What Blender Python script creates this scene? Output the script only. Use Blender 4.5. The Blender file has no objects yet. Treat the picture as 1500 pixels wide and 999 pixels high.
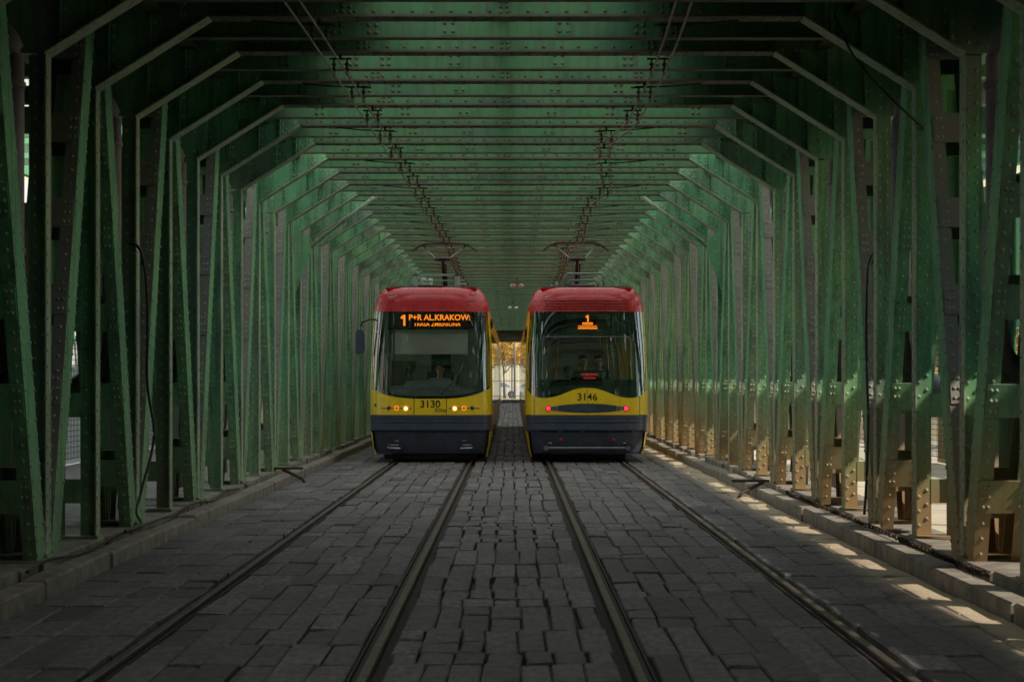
import bpy, bmesh, math, random
from mathutils import Vector, Matrix
R = random.Random(7)
S = bpy.context.scene
COL = S.collection
PI = math.pi

# ------------------------------------------------------------------ helpers
class MB:
    """collects polygons, then links them as ONE mesh object"""
    def __init__(s):
        s.v = []; s.f = []; s.m = []; s.sm = []; s.tone = []; s.t = 0.5
    def verts(s, vs):
        b = len(s.v); s.v.extend([tuple(p) for p in vs]); s.tone.extend([s.t] * len(vs)); return b
    def face(s, idx, m=0, smooth=False):
        s.f.append(tuple(idx)); s.m.append(m); s.sm.append(smooth)
    def poly(s, vs, m=0, smooth=False):
        b = s.verts(vs); s.face(range(b, b + len(vs)), m, smooth)
    def hexa(s, c, m=0):
        b = s.verts(c)
        for q in ((0,3,2,1),(4,5,6,7),(0,1,5,4),(1,2,6,5),(2,3,7,6),(3,0,4,7)):
            s.face([b + i for i in q], m)
    def box(s, x0, x1, y0, y1, z0, z1, m=0):
        s.hexa([(x0,y0,z0),(x1,y0,z0),(x1,y1,z0),(x0,y1,z0),(x0,y0,z1),(x1,y0,z1),(x1,y1,z1),(x0,y1,z1)], m)
    def bbox(s, x0, x1, y0, y1, z0, z1, bv=.01, m=0, dz=(0,0,0,0)):
        """box with a bevelled top; dz tilts the four top corners"""
        lo = [(x0,y0,z0),(x1,y0,z0),(x1,y1,z0),(x0,y1,z0)]
        mid = [(x0,y0,z1-bv+dz[0]),(x1,y0,z1-bv+dz[1]),(x1,y1,z1-bv+dz[2]),(x0,y1,z1-bv+dz[3])]
        top = [(x0+bv,y0+bv,z1+dz[0]),(x1-bv,y0+bv,z1+dz[1]),(x1-bv,y1-bv,z1+dz[2]),(x0+bv,y1-bv,z1+dz[3])]
        b = s.verts(lo + mid + top)
        for k in range(4):
            n = (k + 1) % 4
            s.face((b+k, b+n, b+4+n, b+4+k), m); s.face((b+4+k, b+4+n, b+8+n, b+8+k), m)
        s.face((b+8, b+9, b+10, b+11), m); s.face((b+3, b+2, b+1, b), m)
    def prism(s, poly, axis, a, b, m=0):
        """poly: 2-D points; extruded along axis from a to b.  x:(y,z) y:(x,z) z:(x,y)"""
        def P(p, t):
            return {'x': (t, p[0], p[1]), 'y': (p[0], t, p[1]), 'z': (p[0], p[1], t)}[axis]
        n = len(poly)
        i = s.verts([P(p, a) for p in poly] + [P(p, b) for p in poly])
        s.face(range(i, i + n), m); s.face(range(i + 2*n - 1, i + n - 1, -1), m)
        for k in range(n):
            j = (k + 1) % n
            s.face((i + k, i + n + k, i + n + j, i + j), m)
    def tube(s, path, r, n=8, m=0, cap=True):
        path = [Vector(p) for p in path]
        rings = []
        for i, p in enumerate(path):
            d = (path[min(i+1, len(path)-1)] - path[max(i-1, 0)]).normalized()
            u = d.cross(Vector((0,0,1)))
            if u.length < .05: u = d.cross(Vector((0,1,0)))
            u.normalize(); w = d.cross(u).normalized()
            rr = r[i] if isinstance(r, (list, tuple)) else r
            rings.append(s.verts([p + (u*math.cos(2*PI*k/n) + w*math.sin(2*PI*k/n))*rr for k in range(n)]))
        for a, b in zip(rings, rings[1:]):
            for k in range(n):
                j = (k+1) % n
                s.face((a+k, b+k, b+j, a+j), m, True)
        if cap:
            s.face(range(rings[0], rings[0]+n), m); s.face(range(rings[-1]+n-1, rings[-1]-1, -1), m)
    def rivet(s, c, nrm, r=.016, m=1):
        r *= 1.25
        c = Vector(c); nrm = Vector(nrm).normalized()
        u = nrm.cross(Vector((.3,.5,.8))).normalized(); w = nrm.cross(u)
        n = 5
        b = s.verts([c + (u*math.cos(2*PI*k/n) + w*math.sin(2*PI*k/n))*r for k in range(n)] +
                    [c + nrm*r*.55 + (u*math.cos(2*PI*k/n) + w*math.sin(2*PI*k/n))*r*.6 for k in range(n)])
        for k in range(n):
            j = (k+1) % n
            s.face((b+k, b+j, b+n+j, b+n+k), m, True)
        s.face(range(b+n, b+2*n), m, True)
    def ball(s, c, rx, ry=None, rz=None, nu=12, nv=8, m=0, cut=None):
        ry = ry or rx; rz = rz or rx; c = Vector(c); rows = []
        v0 = -PI/2 if cut is None else cut
        for i in range(nv + 1):
            a = v0 + (PI/2 - v0)*i/nv
            rows.append(s.verts([(c.x + rx*math.cos(a)*math.cos(2*PI*k/nu), c.y + ry*math.cos(a)*math.sin(2*PI*k/nu), c.z + rz*math.sin(a)) for k in range(nu)]))
        for a, b in zip(rows, rows[1:]):
            for k in range(nu):
                j = (k+1) % nu
                s.face((a+k, a+j, b+j, b+k), m, True)
    def disc(s, c, r, nrm=(0,-1,0), t=.01, n=20, m=0, r2=None):
        c = Vector(c); nrm = Vector(nrm).normalized()
        s.tube([c, c + nrm*t], r, n, m)
    def grid(s, rows, m=0, smooth=True):
        idx = [s.verts(r) for r in rows]; n = len(rows[0])
        for a, b in zip(idx, idx[1:]):
            for k in range(n - 1):
                s.face((a+k, a+k+1, b+k+1, b+k), m, smooth)
    def mesh(s, name, mats, fix=True):
        me = bpy.data.meshes.new(name)
        me.from_pydata(s.v, [], s.f)
        if not isinstance(mats, (list, tuple)): mats = [mats]
        for m in mats: me.materials.append(m)
        me.polygons.foreach_set('material_index', s.m)
        me.polygons.foreach_set('use_smooth', s.sm)
        at = me.attributes.new('tone', 'FLOAT', 'POINT'); at.data.foreach_set('value', s.tone)
        if fix:
            bm = bmesh.new(); bm.from_mesh(me); bmesh.ops.recalc_face_normals(bm, faces=bm.faces); bm.to_mesh(me); bm.free()
        me.update(); return me
    def build(s, name, mats, parent=None, loc=None, fix=True):
        return link(name, s.mesh(name, mats, fix), parent, loc)

def link(name, me, parent=None, loc=None):
    o = bpy.data.objects.new(name, me); COL.objects.link(o)
    if parent: o.parent = parent
    if loc: o.location = loc
    return o
def tag(o, label, cat, group=None):
    o['label'] = label; o['category'] = cat
    if group: o['group'] = group
    return o
def thing(name, label, cat, loc=(0,0,0), group=None):
    return tag(link(name, None, None, loc), label, cat, group)
def struct(o): o['kind'] = 'structure'; return o
def stuff(o): o['kind'] = 'stuff'; return o

# ------------------------------------------------------------------ materials
class NT:
    def __init__(s, name):
        s.mat = bpy.data.materials.new(name); s.mat.use_nodes = True
        s.n = s.mat.node_tree.nodes; s.l = s.mat.node_tree.links
        s.p = s.n['Principled BSDF']; s.out = s.n['Material Output']
    def new(s, t, **kw):
        n = s.n.new(t)
        for k, v in kw.items():
            if k in n.inputs: n.inputs[k].default_value = v
            else: setattr(n, k, v)
        return n
    def link(s, a, b): s.l.new(a, b)
    def coord(s, scale=(1,1,1)):
        g = s.new('ShaderNodeNewGeometry'); mp = s.new('ShaderNodeMapping'); mp.inputs['Scale'].default_value = scale
        s.link(g.outputs['Position'], mp.inputs['Vector']); return mp.outputs['Vector']
    def noise(s, scale=5, detail=4, stretch=(1,1,1), rough=.6):
        n = s.new('ShaderNodeTexNoise'); n.inputs['Scale'].default_value = scale; n.inputs['Detail'].default_value = detail; n.inputs['Roughness'].default_value = rough
        s.link(s.coord(stretch), n.inputs['Vector']); return n.outputs['Fac']
    def ramp(s, src, pts):
        r = s.new('ShaderNodeValToRGB'); e = r.color_ramp.elements
        while len(e) < len(pts): e.new(.5)
        for el, (p, c) in zip(e, pts):
            el.position = p; el.color = (c, c, c, 1) if isinstance(c, (int, float)) else (*c, 1)
        s.link(src, r.inputs['Fac']); return r.outputs['Color']
    def mix(s, fac, a, b, mode='MIX'):
        m = s.new('ShaderNodeMix', data_type='RGBA', blend_type=mode)
        for sock, val in ((m.inputs[0], fac), (m.inputs[6], a), (m.inputs[7], b)):
            if isinstance(val, (int, float)): sock.default_value = val
            elif isinstance(val, tuple): sock.default_value = (*val, 1)
            else: s.link(val, sock)
        return m.outputs[2]
    def math(s, op, a, b=0.0):
        m = s.new('ShaderNodeMath', operation=op)
        for i, val in enumerate((a, b)):
            if isinstance(val, (int, float)): m.inputs[i].default_value = val
            else: s.link(val, m.inputs[i])
        return m.outputs[0]
    def sep(s):
        g = s.new('ShaderNodeNewGeometry'); a = s.new('ShaderNodeSeparateXYZ'); b = s.new('ShaderNodeSeparateXYZ')
        s.link(g.outputs['Position'], a.inputs[0]); s.link(g.outputs['True Normal'], b.inputs[0]); return a.outputs, b.outputs
    def bump(s, h, strength=.3, dist=.01):
        b = s.new('ShaderNodeBump'); b.inputs['Strength'].default_value = strength; b.inputs['Distance'].default_value = dist
        s.link(h, b.inputs['Height']); s.link(b.outputs[0], s.p.inputs['Normal'])
    def base(s, c):
        if isinstance(c, tuple): s.p.inputs['Base Color'].default_value = (*c, 1)
        else: s.link(c, s.p.inputs['Base Color'])
    def rough(s, r):
        if isinstance(r, (int, float)): s.p.inputs['Roughness'].default_value = r
        else: s.link(r, s.p.inputs['Roughness'])

def simple(name, col, rough=.5, metal=0, var=.25, scale=8, coat=0, bump=0):
    t = NT(name)
    n = t.noise(scale, 5)
    d = tuple(c*(1-var) for c in col); u = tuple(min(1, c*(1+var*.6)) for c in col)
    t.base(t.ramp(n, [(.3, d), (.7, u)]))
    t.rough(t.ramp(t.noise(scale*2.3, 3), [(.3, max(0, rough-.08)), (.7, min(1, rough+.1))]))
    t.p.inputs['Metallic'].default_value = metal
    t.p.inputs['Coat Weight'].default_value = coat
    t.p.inputs['Coat Roughness'].default_value = .08
    if bump: t.bump(t.noise(scale*4, 4), bump, .005)
    return t.mat
def emit(name, col, strength, base=(.02,.02,.02)):
    t = NT(name); t.base(base); t.p.inputs['Emission Color'].default_value = (*col, 1); t.p.inputs['Emission Strength'].default_value = strength
    return t.mat

def painted_steel(name, green=(.15,.44,.22), dust=1.0, low_dirt_glow=.9, rustamt=1.0):
    """old green paint: tone patches, vertical dirt runs, dust on upward faces, brown grime and a painted warm glow near the deck"""
    t = NT(name)
    pos, nor = t.sep()
    g2 = (green[0]*.62, green[1]*.66, green[2]*.78)
    g3 = (green[0]*1.35, green[1]*1.15, green[2]*1.0)
    c = t.ramp(t.noise(1.1, 6), [(.28, g2), (.5, green), (.72, g3)])
    runs = t.ramp(t.noise(3, 6, (5, 5, .35)), [(.46, 0.0), (.68, 1.0)])
    c = t.mix(t.math('MULTIPLY', runs, .55), c, (.045,.05,.035))
    sp = t.ramp(t.noise(13, 8), [(.60, 0.0), (.68, 1.0)])
    big = t.ramp(t.noise(.6, 3), [(.35, 0.0), (.65, 1.0)])
    c = t.mix(t.math('MULTIPLY', t.math('MULTIPLY', sp, big), .8*rustamt), c, (.10,.042,.018))
    up = t.new('ShaderNodeMapRange'); up.inputs[1].default_value = .06; up.inputs[2].default_value = .2
    t.link(nor[2], up.inputs[0])
    dn = t.ramp(t.noise(6, 6), [(.2, .7), (.55, 1.0)])
    c = t.mix(t.math('MULTIPLY', t.math('MULTIPLY', up.outputs[0], dn), dust), c, (.25,.225,.215))
    lo = t.new('ShaderNodeMapRange'); lo.inputs[1].default_value = 1.3; lo.inputs[2].default_value = .1
    t.link(t.math('ADD', pos[2], t.math('MULTIPLY', t.noise(2.5, 5), -.7)), lo.inputs[0])
    fc = t.ramp(t.math('ABSOLUTE', nor[1]), [(.80, 0.0), (.97, 1.0)])
    gp = t.ramp(t.noise(.9, 5, (1,1,.45)), [(.42, 0.0), (.60, 1.0)])
    c = t.mix(t.math('MULTIPLY', t.math('MULTIPLY', fc, gp), .55*dust), c, (.19,.165,.155))
    sd = t.new('ShaderNodeMapRange'); sd.inputs[1].default_value = -1; sd.inputs[2].default_value = 1; sd.inputs[3].default_value = .3; sd.inputs[4].default_value = 1.0
    t.link(pos[0], sd.inputs[0])
    c = t.mix(t.math('MULTIPLY', t.math('MULTIPLY', lo.outputs[0], sd.outputs[0]), low_dirt_glow), c, (.36,.215,.095))  # low brown dirt with an orange warm glow painted in, stronger to the right
    t.base(c)
    t.rough(t.ramp(t.noise(7, 5), [(.3, .42), (.7, .75)]))
    t.bump(t.noise(38, 6), .25, .004)
    return t.mat

M = {}
M['green'] = painted_steel('green painted steel')
M['ceil'] = painted_steel('green ceiling steel', green=(.055,.195,.075), dust=.2, low_dirt_glow=0, rustamt=1.0)
M['soffit'] = painted_steel('green soffit plate', green=(.06,.14,.06), dust=0, low_dirt_glow=0, rustamt=.8)
M['flange'] = painted_steel('worn flange edge', green=(.36,.48,.33), dust=.5, low_dirt_glow=.5, rustamt=1.0)
M['rustflange'] = painted_steel('rusty beam flange', green=(.085,.095,.055), dust=.3, low_dirt_glow=0, rustamt=1.2)
NG0, NG1 = -8, 60
_t = NT('milky light sheet'); _t.n.remove(_t.p)
_a = _t.new('ShaderNodeBsdfTranslucent'); _a.inputs[0].default_value = (.95,.95,.92,1); _b = _t.new('ShaderNodeBsdfDiffuse'); _b.inputs[0].default_value = (.7,.7,.68,1)
_m = _t.new('ShaderNodeMixShader'); _m.inputs[0].default_value = .08; _t.link(_a.outputs[0], _m.inputs[1]); _t.link(_b.outputs[0], _m.inputs[2]); _t.link(_m.outputs[0], _t.out.inputs[0])
M['milky'] = _t.mat  # translucent material of the sheets added to let daylight in
M['pipe'] = simple('grey drain pipe', (.24,.205,.225), .5, 0, .3, 3, bump=.1)
M['dark'] = simple('dark rubber', (.018,.018,.02), .6)
M['iron'] = simple('rusty iron', (.07,.045,.03), .7, .3, .5, 14, bump=.2)
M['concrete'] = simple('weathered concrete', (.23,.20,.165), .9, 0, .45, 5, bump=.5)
M['walk'] = simple('pale bounce concrete', (.52,.45,.35), .9, 0, .2, 3, bump=.3)

def paving_mat():
    t = NT('worn paving blocks')
    a = t.new('ShaderNodeAttribute', attribute_name='tone')
    c = t.ramp(a.outputs['Fac'], [(0.0, (.095,.086,.092)), (.5, (.165,.150,.156)), (1.0, (.24,.218,.222))])
    c = t.mix(t.ramp(t.noise(22, 8, (1,.35,1)), [(.38, 0.0), (.62, .75)]), c, (.075,.068,.066))
    c = t.mix(t.ramp(t.noise(1.3, 4), [(.4, 0.0), (.75, .5)]), c, (.085,.08,.08))
    c = t.mix(t.ramp(t.noise(70, 3), [(.62, 0.0), (.75, .4)]), c, (.30,.28,.25))
    pos, nor = t.sep()
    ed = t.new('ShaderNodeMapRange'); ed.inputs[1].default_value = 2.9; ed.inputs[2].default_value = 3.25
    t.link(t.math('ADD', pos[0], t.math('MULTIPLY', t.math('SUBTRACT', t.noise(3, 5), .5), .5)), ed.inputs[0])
    c = t.mix(t.math('MULTIPLY', ed.outputs[0], .85), c, (.50,.395,.27))  # paler tan painted along the right kerb to brighten the sunlit strip
    t.base(c)
    t.rough(t.ramp(t.noise(9, 4), [(.3, .55), (.7, .9)]))
    t.bump(t.noise(40, 9, (1, .4, 1)), .8, .010)
    return t.mat
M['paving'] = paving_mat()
M['soil'] = simple('dark joint soil', (.045,.040,.036), .95)
M['rail'] = simple('polished rail steel', (.15,.120,.112), .34, .55, .5, 9)
M['railside'] = simple('dirty rail steel', (.045,.034,.03), .65, .3, .3, 12)

# ------------------------------------------------------------------ camera, sun, sky
F = 70.0
cam_d = bpy.data.cameras.new('camera'); cam = bpy.data.objects.new('camera', cam_d); COL.objects.link(cam)
cam_d.lens = F; cam_d.sensor_width = 36; cam_d.shift_y = 55.5/1500
cam_d.clip_end = 3000; cam_d.clip_start = .1
cam.location = (.055, 0, 1.63); cam.rotation_euler = (PI/2, 0, 0)
cam_d.dof.use_dof = True; cam_d.dof.focus_distance = 39.5; cam_d.dof.aperture_fstop = 5.6
S.camera = cam

SUN = Vector((1.0, -.42, 1.0)).normalized()
sl = bpy.data.lights.new('sun', 'SUN'); so = bpy.data.objects.new('sun', sl); COL.objects.link(so)
sl.energy = 5.0; sl.angle = math.radians(.53); sl.color = (1, .90, .74)
so.rotation_euler = (-SUN).to_track_quat('-Z', 'Y').to_euler()
so.location = (30, -10, 40)
W = bpy.data.worlds.new('World'); S.world = W; W.use_nodes = True
wn = W.node_tree.nodes; wl = W.node_tree.links
sky = wn.new('ShaderNodeTexSky'); sky.sky_type = 'NISHITA'; sky.sun_disc = False
sky.sun_elevation = math.asin(SUN.z); sky.sun_rotation = math.atan2(SUN.x, SUN.y)
sky.dust_density = .6; sky.air_density = 2.0
wl.new(sky.outputs[0], wn['Background'].inputs[0]); wn['Background'].inputs[1].default_value = .15
S.view_settings.view_transform = 'Standard'; S.view_settings.look = 'None'; S.view_settings.exposure = 0; S.view_settings.gamma = 1
S.cycles.use_denoising = True; S.cycles.max_bounces = 10; S.cycles.diffuse_bounces = 9; S.cycles.transparent_max_bounces = 24
S.cycles.sample_clamp_indirect = 8

# ------------------------------------------------------------------ ground, deck, walkways
Y0, SP = 18.116, 1.937
NMIN, NMAX = -12, 72
YE = Y0 + SP*NMAX + .6            # far end of the bridge
YB = Y0 + SP*NMIN - .6
def fy(n): return Y0 + SP*n

g = MB()
for (x0, x1, y0, y1, z) in ((-900,900,YE+.02,1500,-.06), (-900,900,-300,YB-1,-.06), (-900,900,YB-1,YE+.02,-3.2)):  # low middle plane is pale land instead of river, to bounce light
    g.poly([(x0,y0,z),(x1,y0,z),(x1,y1,z),(x0,y1,z)])
g.poly([(-900,YE+.02,-3.2),(900,YE+.02,-3.2),(900,YE+.02,-.06),(-900,YE+.02,-.06)])
g.poly([(-900,YB-1,-3.2),(-900,YB-1,-.06),(900,YB-1,-.06),(900,YB-1,-3.2)])
struct(g.build('ground', simple('dry pale ground', (.46,.40,.29), .95, 0, .3, .8, bump=.3)))
d = MB(); d.box(-3.42, 3.42, YB, YE, -.5, -.062)
d.box(-4.4, -3.42, YB, YE, -.5, -.03); d.box(3.42, 4.4, YB, YE, -.5, -.03)
struct(d.build('deck_slab', M['soil']))
for sgn in (-1, 1):
    w = MB()
    a, b = sorted((4.42*sgn, 8.05*sgn))
    w.box(a, b, YB, YE, -.3, .06)
    struct(w.build('walkway', M['walk'] if sgn > 0 else M['concrete']))  # right side in paler concrete, raised to bounce light inward

# paving: every block modelled, laid lane by lane between the rails
pv = MB()
LANES = [(-3.40,-2.325,4),(-2.145,-.855,6),(-.665,.665,7),(.855,2.145,6),(2.325,3.40,4)]
for x0, x1, nc in LANES:
    y = 7.0 + R.random()
    while y < YE:
        L = R.choice((.45,.6,.75,.9,1.1,1.3))*R.uniform(.9,1.1)
        xs = [x0 + (x1-x0)*k/nc + (R.uniform(-.03,.03) if 0 < k < nc else R.uniform(-.008,.008)) for k in range(nc+1)]
        for k in range(nc):
            pv.t = min(1, max(0, R.gauss(.5, .27)))
            cuts = [0, 1]
            if L > .9 and R.random() < .3: cuts = [0, R.uniform(.35,.65), 1]
            for c0, c1 in zip(cuts, cuts[1:]):
                gp = R.choice((.002,.003,.004,.006,.012,.018) if nc == 7 else (.0015,.002,.003,.004,.006,.011))
                ge = R.choice((.0025,.004,.007))
                z = R.uniform(-.009,.006)
                dz = [R.uniform(-.006,.006) for _ in range(4)]
                bx = R.uniform(-.022,.022)
                ya, yb = y + L*c0 + ge + bx*.8, y + L*c1 - ge + bx*.8
                pv.t = min(1, max(0, pv.t + R.uniform(-.12,.12)))
                i0 = len(pv.v)
                pv.bbox(xs[k]+gp, xs[k+1]-gp, ya, yb, -.061, z, .011, 0, dz)
                sk = R.uniform(-.014,.014)
                for q in range(i0, len(pv.v)):
                    vx, vy, vz = pv.v[q]
                    f_ = (vy-ya)/(yb-ya) - .5
                    pv.v[q] = (vx + sk*f_ + R.uniform(-.003,.003), vy + R.uniform(-.006,.006), vz)
        y += L
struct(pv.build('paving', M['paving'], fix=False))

# rails: grooved tram rails, one thing each
def rail(xc, inner, label):
    """inner: +1 when the wheel flange runs on the +x side of the head"""
    o = thing('tram_rail', label, 'rail', (xc, 0, 0), 'tram rails laid in the paving')
    h = MB(); s = inner
    prof = [(-.030*s,-.05),(-.030*s,-.004),(-.024*s,.005),(.016*s,.005),(.024*s,-.001),(.024*s,-.05)]
    lip = [(.066*s,-.05),(.066*s,-.010),(.068*s,-.006),(.080*s,-.006),(.082*s,-.010),(.082*s,-.05)]
    h.prism(prof, 'y', 6, YE); h.build('rail_head', M['rail'], o)
    h = MB(); h.prism(lip, 'y', 6, YE)
    h.box(min(.03*s,.066*s), max(.03*s,.066*s), 6, YE, -.055, -.032)
    h.build('guard_lip', M['railside'], o)
for xc, inner, lb in ((-2.235, 1, 'outer left tram rail, leading under the left side of the driver-cab tram'),
                      (-.765, -1, 'tram rail just left of the middle paving, with yellow reflections'),
                      (.765, 1, 'tram rail just right of the middle paving, under the tail-lit tram'),
                      (2.235, -1, 'outer right tram rail beside the sunlit strip of paving')):
    rail(xc, inner, lb)

# kerbs and plinths
for sgn in (-1, 1):
    k = MB(); y = 6.0
    while y < YE - .5:
        L = R.uniform(1.6, 3.2); k.t = R.random()
        if True:
            xa = 3.42 + R.uniform(-.018,.018); z = .125 + R.uniform(-.010,.010)
            a, b = sorted((xa*sgn, (xa + .20)*sgn))
            k.bbox(a, b, y+.012, min(y+L, YE)-.012, -.03, z, .018, 0, [R.uniform(-.008,.008) for _ in range(4)])
        y += L
    y = 6.0
    while y < YE - .5:
        L = R.choice((.35, .9, 1.1, 1.6)); k.t = R.random()
        xa = 3.665 + R.uniform(-.03,.03); z = .185 + R.uniform(-.02, .009)
        if R.random() < .12: z -= .09
        a, b = sorted((xa*sgn, 4.40*sgn))
        k.bbox(a, b, y+.014, min(y+L, YE)-.014, -.03, z, .014)
        y += L
    struct(k.build('kerb', M['concrete'], fix=False))

# ------------------------------------------------------------------ the bridge
bridge = thing('steel_bridge', 'long green riveted steel truss bridge enclosing both tram tracks', 'bridge', (0,0,0))
XI, XO = 3.71, 4.13       # inner and outer face of the truss members
ZC, ZK = 4.90, 4.26       # crossbeam underside, foot of the knee brace
ZS = 5.14                 # soffit of the upper deck

def crossbeam_mb(with_knees):
    m = MB()
    m.box(-2.72, 2.72, -.008, .008, ZC+.016, ZS)                        # web
    m.box(-2.69, 2.69, -.13, .13, ZC, ZC+.016, 1)                       # bottom flange
    m.box(-2.69, 2.69, -.095, -.008, ZC+.016, ZC+.03, 1); m.box(-2.69, 2.69, .008, .095, ZC+.016, ZC+.03, 1)
    for x in [i*.175 - 2.6 for i in range(31)]:
        m.rivet((x, -.009, ZC+.07), (0,-1,0)); m.rivet((x+.03, -.075, ZC-.001), (0,0,-1), .014, 1)
        m.rivet((x+.03, .075, ZC-.001), (0,0,-1), .014, 1)
    for x in (-1.45, -.02, 1.45):
        m.box(x-.05, x+.05, -.016, -.0085, ZC+.03, ZS); 
        for z in (.06,.11,.16): m.rivet((x-.03, -.017, ZC+z), (0,-1,0)); m.rivet((x+.03, -.017, ZC+z), (0,-1,0))
    return m
def knee_mb(s):
    m = MB()
    # web plate
    m.prism([(2.72*s,ZC+.012),(3.71*s,ZK+.012),(4.16*s,ZK+.012),(4.16*s,ZS),(2.72*s,ZS)], 'y', -.007, .007)
    # sloping flange
    L = math.hypot(1.02, .64); ux, uz = 1.01/L, -.64/L
    m.prism([(2.69*s,ZC),(3.715*s,ZK-.003),(3.715*s,ZK+.014),(2.69*s,ZC+.017)], 'y', -.13, .13, 1)
    for i in range(9):
        t = (i + .5)/9
        px, pz = 2.72 + .97*t, ZC - .62*t
        m.rivet((px*s, -.0075, pz+.075), (0,-1,0)); m.rivet((px*s, -.08, pz-.004), (-.5*s,0,-.85), .014, 1)
    # stiffener angles with rivet columns
    for x in (2.95, 3.22, 3.60):
        zb = ZC - (x-2.70)*.634 + .03
        m.box(min((x-.045)*s,(x+.045)*s), max((x-.045)*s,(x+.045)*s), -.017, -.0075, zb, ZS-.002)
        m.box(min((x-.004)*s,(x+.008)*s), max((x-.004)*s,(x+.008)*s), -.075, -.0172, zb, ZS-.002)
        z = zb + .06
        while z < ZS - .05:
            m.rivet(((x-.026)*s, -.0175, z), (0,-1,0)); m.rivet(((x+.026)*s, -.0175, z), (0,-1,0)); z += .105
    for i in range(8): m.rivet((3.76*s, -.0075, ZK+.1+i*.12), (0,-1,0))
    return m
def bracket_mb(s):
    m = MB()
    m.prism([(4.165*s,4.62),(5.2*s,4.96),(8.02*s,5.06),(8.02*s,ZS),(4.165*s,ZS)], 'y', -.007, .007)
    m.prism([(4.165*s,4.60),(5.2*s,4.945),(8.02*s,5.045),(8.02*s,5.058),(5.2*s,4.958),(4.165*s,4.618)], 'y', -.09, .09, 1)
    return m
def joist_mb():
    m = MB()
    zb = 4.885
    m.box(-3.16, 3.16, -.006, .006, zb+.012, ZS); m.box(-3.16, 3.16, -.075, .075, zb, zb+.012, 1)
    for x in (-1.62, -1.28, 1.28, 1.62, -2.35, 2.35):
        for dx in (-.035,.035):
            for dz in (.06,.13): m.rivet((x+dx, -.0065, zb+dz), (0,-1,0), .02)
    for x in (-.55,.55):
        m.box(x-.07, x+.07, -.013, -.0065, zb+.03, zb+.19)
        for dx in (-.04,.04):
            for dz in (.07,.15): m.rivet((x+dx, -.0135, zb+dz), (0,-1,0), .017)
    return m
def post_mb(s):
    m = MB()
    def bx(a, b, *r, **k): m.box(min(a*s,b*s), max(a*s,b*s), *r, **k)
    zt, zb = ZS-.01, .19
    bx(XI, XI+.014, -.085, .085, zb, ZK-.005, m=1)
    bx(XI+.014, XI+.16, -.007, .007, zb, ZK-.005)
    bx(XI+.30, XO-.014, -.007, .007, zb, ZK-.005)
    bx(XO-.014, XO, -.085, .085, zb, ZK-.005)
    z = .5
    while z < 4.1:                                            # battens tying the two halves
        bx(XI+.155, XI+.305, -.012, .012, z, z+.22); z += .78
    bx(XI-.02, XO+.02, -.13, .13, zb-.012, zb+.02)
    z = .3
    while z < ZK-.1:
        m.rivet(((XI+.045)*s, -.0075, z), (0,-1,0)); m.rivet(((XI+.115)*s, -.0075, z+.06), (0,-1,0)) 
        m.rivet(((XI-.0005)*s, -.05, z), (-s,0,0), .014, 1); m.rivet(((XI-.0005)*s, .05, z+.06), (-s,0,0), .014, 1)
        z += .13
    return m
def diagonal_mb(s, lean):
    """lean +1: going up it leans away from the camera.  Foot at its own origin frame (odd), head one frame on (even)."""
    m = MB()
    foot = Vector((0, lean*.23, .19)); head = Vector((0, lean*(SP-.20), ZS-.02))
    ax = (head-foot); L = ax.length; ax.normalize()
    pr = Vector((0, ax.z, -ax.y))                              # perpendicular, pointing +y
    D = .15
    def hx(xa, xb, d0, d1, t0, t1, mi=0):
        c = []
        for (x, d, t) in ((xa,d0,t0),(xb,d0,t0),(xb,d1,t0),(xa,d1,t0),(xa,d0,t1),(xb,d0,t1),(xb,d1,t1),(xa,d1,t1)):
            p = foot + ax*t + pr*d; c.append((x*s, p.y, p.z))
        m.hexa(c, mi)
    def pt(x, d, t):
        p = foot + ax*t + pr*d; return (x*s, p.y, p.z)
    e = .012
    hx(XI+.002, XI+e, -D, D, 0, L); hx(XO-e, XO-.002, -D, D, 0, L)          # side plates
    for sg in (-1, 1):
        a, b = sorted((sg*D, sg*(D-.014)))
        hx(XI+e, XI+.115, a, b, 0, L); hx(XO-.115, XO-e, a, b, 0, L)         # angles on both faces
        n = 0; t = .45
        while t < L-.3:                                                       # batten plates
            a, b = sorted((sg*(D+.0005), sg*(D+.013)))
            hx(XI+.012, XO-.012, a, b, t, t+.27); 
            for xx in (XI+.045, XI+.085, XO-.045, XO-.085):
                for tt in (.05,.135,.22): m.rivet(pt(xx, sg*(D+.0135), t+tt), pr*sg, .015)
            t += .79
        t = .1
        while t < L-.05:
            m.rivet(pt(XI+.055, sg*(D+.0005), t), pr*sg, .015)
            t += .13
    t = .08
    while t < L-.05:
        m.rivet(pt(XI+.0015, -D+.035, t), (-s,0,0), .017); m.rivet(pt(XI+.0015, D-.035, t+.06), (-s,0,0), .017); t += .125
    return m
def pipe_mb(s):
    m = MB(); x = 3.86
    path = [(4.9,0,4.40),(4.3,0,4.40)]
    for i in range(7):
        a = PI/2*i/6; path.append((x+.25-.25*math.sin(a), 0, 4.15+.25*math.cos(a)))
    path += [(x,0,2.0),(x+.08,0,1.75),(x+.5,0,1.45),(x+.62,0,1.25),(x+.62,0,.07)]
    m.tube([(p[0]*s,p[1],p[2]) for p in path], .095, 14)
    for z in (3.9, 2.6): m.tube([(x*s,0,z),(x*s,0,z+.05)], .108, 14)
    return m

NI = 46       # frames up to here carry individual parts
def add_to(dst, src, dy):
    b = len(dst.v)
    dst.v.extend([(x, y+dy, z) for x, y, z in src.v]); dst.tone.extend(src.tone)
    dst.f.extend([tuple(i+b for i in f) for f in src.f]); dst.m.extend(src.m); dst.sm.extend(src.sm)

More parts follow.
